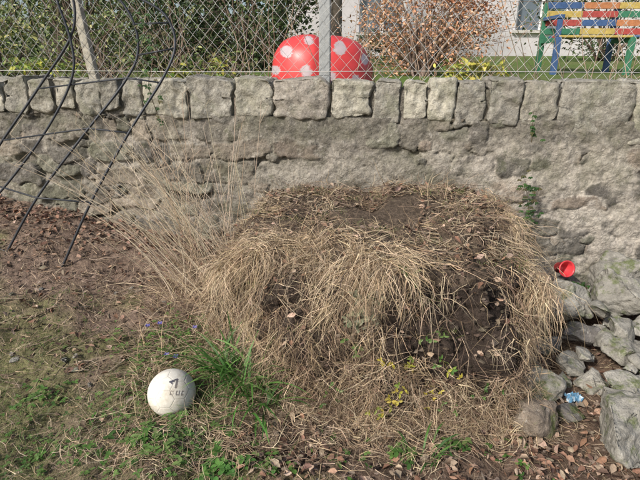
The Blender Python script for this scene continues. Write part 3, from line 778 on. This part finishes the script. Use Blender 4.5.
shrub("yellow_shrub",(-.95,4.0,1.50),(.3,.12,.14),260,[(.38,.38,.07),(.18,.28,.06)],.045,12,bcol=(.2,.2,.08))
shrub("garden_shrub",(5.2,9.5,2.3),(1.2,.6,.9),2200,DKG,.07,20)
bt=MB()
for q in range(150):
    x=U(-2.6,2.4); p=Vector((x,yw(x)+U(.4,1.3),1.33)); d=Vector((G(0,.5),G(0,.2),1)).normalized(); L=U(.3,1.0); pts=[p.copy()]
    for k in range(6): d=(d+Vector((G(0,.12),G(0,.1),G(0,.05)))).normalized(); p=p+d*L/6; pts.append(p.copy())
    bt.tube(pts,.004,jit((.30,.23,.17),.3),4,.0015,False)
bt.build("bramble_stems",M_bark)
def tree(name,x,y,h,r,pal,n,ls):
    t=MB(); root=Vector((x,y,1.3+.05*clamp(y-yw(x),0,9)-.05)); tp=root+Vector((U(-.3,.3),0,h)); ax=catm([root,root.lerp(tp,.4)+Vector((.1,0,0)),tp],6); t.tube(ax,r,(.17,.14,.11),10,r*.35)
    lf=MB()
    for i in range(22):
        b=ax[random.randint(4,len(ax)-1)]; e=b+Vector((G(0,1.1),G(0,.8),U(.2,1.4))); t.tube(catm([b,b.lerp(e,.5)+Vector((0,0,.12)),e],4),r*.3,(.14,.11,.09),6,.01)
        for k in range(n//22):
            q=b.lerp(e,U(.5,1.1))+Vector((G(0,.3),G(0,.3),G(0,.25))); lf.leaf(q,Vector((G(0,1),G(0,1),G(0,.6))),Vector((0,0,1)),ls,ls*.5,jit(random.choice(pal),.3))
    e=empty(name); t.build("trunk",M_bark,e); lf.build("leaves",M_far,e)
tree("garden_tree",-1.9,8.9,3.8,.16,DKG,3000,.09); tree("garden_tree",-4.9,9.8,4.2,.2,DKG,3000,.09)
tree("garden_tree",.3,10.5,4.2,.14,DKG,3000,.09)
iv=MB()
def ivy(pts,n,spread,s=.028):
    P=catm(pts,8); iv.tube(P,.0025,(.12,.09,.05),4,.0015,False)
    for q in range(n):
        b=random.choice(P)+Vector((G(0,spread),-abs(G(.01,.012)),G(0,spread))); c=jit(random.choice([(.04,.10,.025),(.06,.13,.035),(.03,.07,.02),(.12,.11,.05)]),.25)
        for a in (-.9,0,.9): iv.leaf(b,Vector((math.sin(a+G(0,.3)),-.15,-math.cos(a))),Vector((0,-1,.3)),s*U(.5,1),s*.45,c,curl=.2)
ivy([(1.42,3.21,.35),(1.44,3.2,.6),(1.38,3.2,.85)],80,.035)
ivy([(1.38,3.18,1.10),(1.34,3.13,1.30)],10,.02)
ivy([(-1.15,3.55,1.2),(-1.18,3.5,1.45),(-1.1,3.48,1.7),(-1.2,3.45,1.85)],50,.05)
ivy([(1.6,2.74,.30),(1.61,2.75,.26),(1.57,2.7,.33)],14,.02)
iv.build("ivy",M_leaf)

# ------------------------------------------------------------ house behind
house=empty("rendered_house")
mb=MB(); Yh=13.5
wc_=(.56,.54,.55)
wins=[(1.0,2.2,2.35,3.7),(5.0,6.4,2.4,3.7),(8.6,9.6,1.7,3.75)]
x=-.8
for (a,b,zb,zt) in wins:
    mb.box(((x+a)/2,Yh+.15,4.1),((a-x)/2,.15,2.5),wc_); mb.box(((a+b)/2,Yh+.15,(1.6+zb)/2),((b-a)/2,.15,(zb-1.6)/2),wc_); mb.box(((a+b)/2,Yh+.15,(zt+6.6)/2),((b-a)/2,.15,(6.6-zt)/2),wc_); x=b
mb.box(((x+12)/2,Yh+.15,4.1),((12-x)/2,.15,2.5),wc_)
mb.box((5.6,Yh+6.3,4.1),(6.4,.15,2.5),wc_); mb.box((-.65,Yh+3.225,4.1),(.15,2.925,2.5),wc_); mb.box((11.85,Yh+3.225,4.1),(.15,2.925,2.5),wc_)
mb.build("walls",M_house,house,False)
mb=MB()
for (a,b,zb,zt) in wins:
    mb.box(((a+b)/2,Yh+.2,(zb+zt)/2),((b-a)/2,.01,(zt-zb)/2),(.12,.15,.18))
mb.build("window_glass",M_glass,house,False)
mb=MB()
for (a,b,zb,zt) in wins:
    for xx in (a+.04,b-.04,(a+b)/2): mb.box((xx,Yh+.15,(zb+zt)/2),(.038,.03,(zt-zb)/2-.002),(.7,.7,.7))
    mb.box(((a+b)/2,Yh-.02,zb-.04),((b-a)/2+.08,.08,.035),(.5,.48,.45)); mb.box(((a+b)/2,Yh+.14,zt-.04),((b-a)/2-.08,.025,.035),(.7,.7,.7))
mb.build("window_frames",M_paint,house,False)
mb=MB(); mb.add([(-1.2,Yh-.4,6.5),(12.4,Yh-.4,6.5),(12.4,Yh+3.2,9.3),(-1.2,Yh+3.2,9.3),(-1.2,Yh+6.8,6.5),(12.4,Yh+6.8,6.5)],[(0,1,2,3),(3,2,5,4),(0,3,4),(1,5,2)],(.08,.08,.09)); mb.build("roof",M_house,house,False)
hd=MB()
for q in range(13000):
    x=U(-22,-.5) if q%3 else U(11,24); y=14+abs(G(0,.5))*1.; z=U(1.5,4.2+.9*nz(x*.5,2)); s=.17
    hd.leaf(Vector((x,y-.4*nz(x,z),z)),Vector((G(0,1),G(0,1),G(0,1))),Vector((0,-1,.5)),s,s*.6,jit(random.choice(DKG+MGN+[(.2,.2,.12)]),.35))
e=empty("hedge"); hd.build("leaves",M_far,e)
hk=MB(); 
for x in range(-22,0,1): hk.tube([Vector((x,14.6,1.5)),Vector((x+U(-.3,.3),14.7,3.6))],.12,(.06,.05,.04),7,.04)
hk.build("stems",M_bark,e)

# ------------------------------------------------------------ light, sky, camera
EL=math.radians(37); AZ=math.radians(226)
sd=Vector((math.sin(AZ)*math.cos(EL),math.cos(AZ)*math.cos(EL),math.sin(EL)))
w=bpy.data.worlds.new("World"); scene.world=w; w.use_nodes=True; nt=w.node_tree
sky=nt.nodes.new('ShaderNodeTexSky'); sky.sky_type='NISHITA'; sky.sun_disc=False; sky.sun_elevation=EL; sky.sun_rotation=AZ; sky.air_density=1.; sky.dust_density=3.
bg=nt.nodes['Background']; bg.inputs[1].default_value=.15; nt.links.new(sky.outputs[0],bg.inputs[0])
ld=bpy.data.lights.new("sun",'SUN'); ld.energy=4.6; ld.angle=math.radians(5); ld.color=(1,.94,.86)
lo=bpy.data.objects.new("sun",ld); scene.collection.objects.link(lo); lo.rotation_euler=sd.to_track_quat('Z','Y').to_euler()
cd=bpy.data.cameras.new("camera"); cd.lens=27.2; cd.sensor_width=36; cd.clip_end=2000; cd.clip_start=.05
co=bpy.data.objects.new("camera",cd); scene.collection.objects.link(co); co.location=(0,0,1.58); co.rotation_euler=(math.radians(70),0,0); scene.camera=co
scene.view_settings.view_transform='Standard'; scene.view_settings.look='None'; scene.view_settings.exposure=0
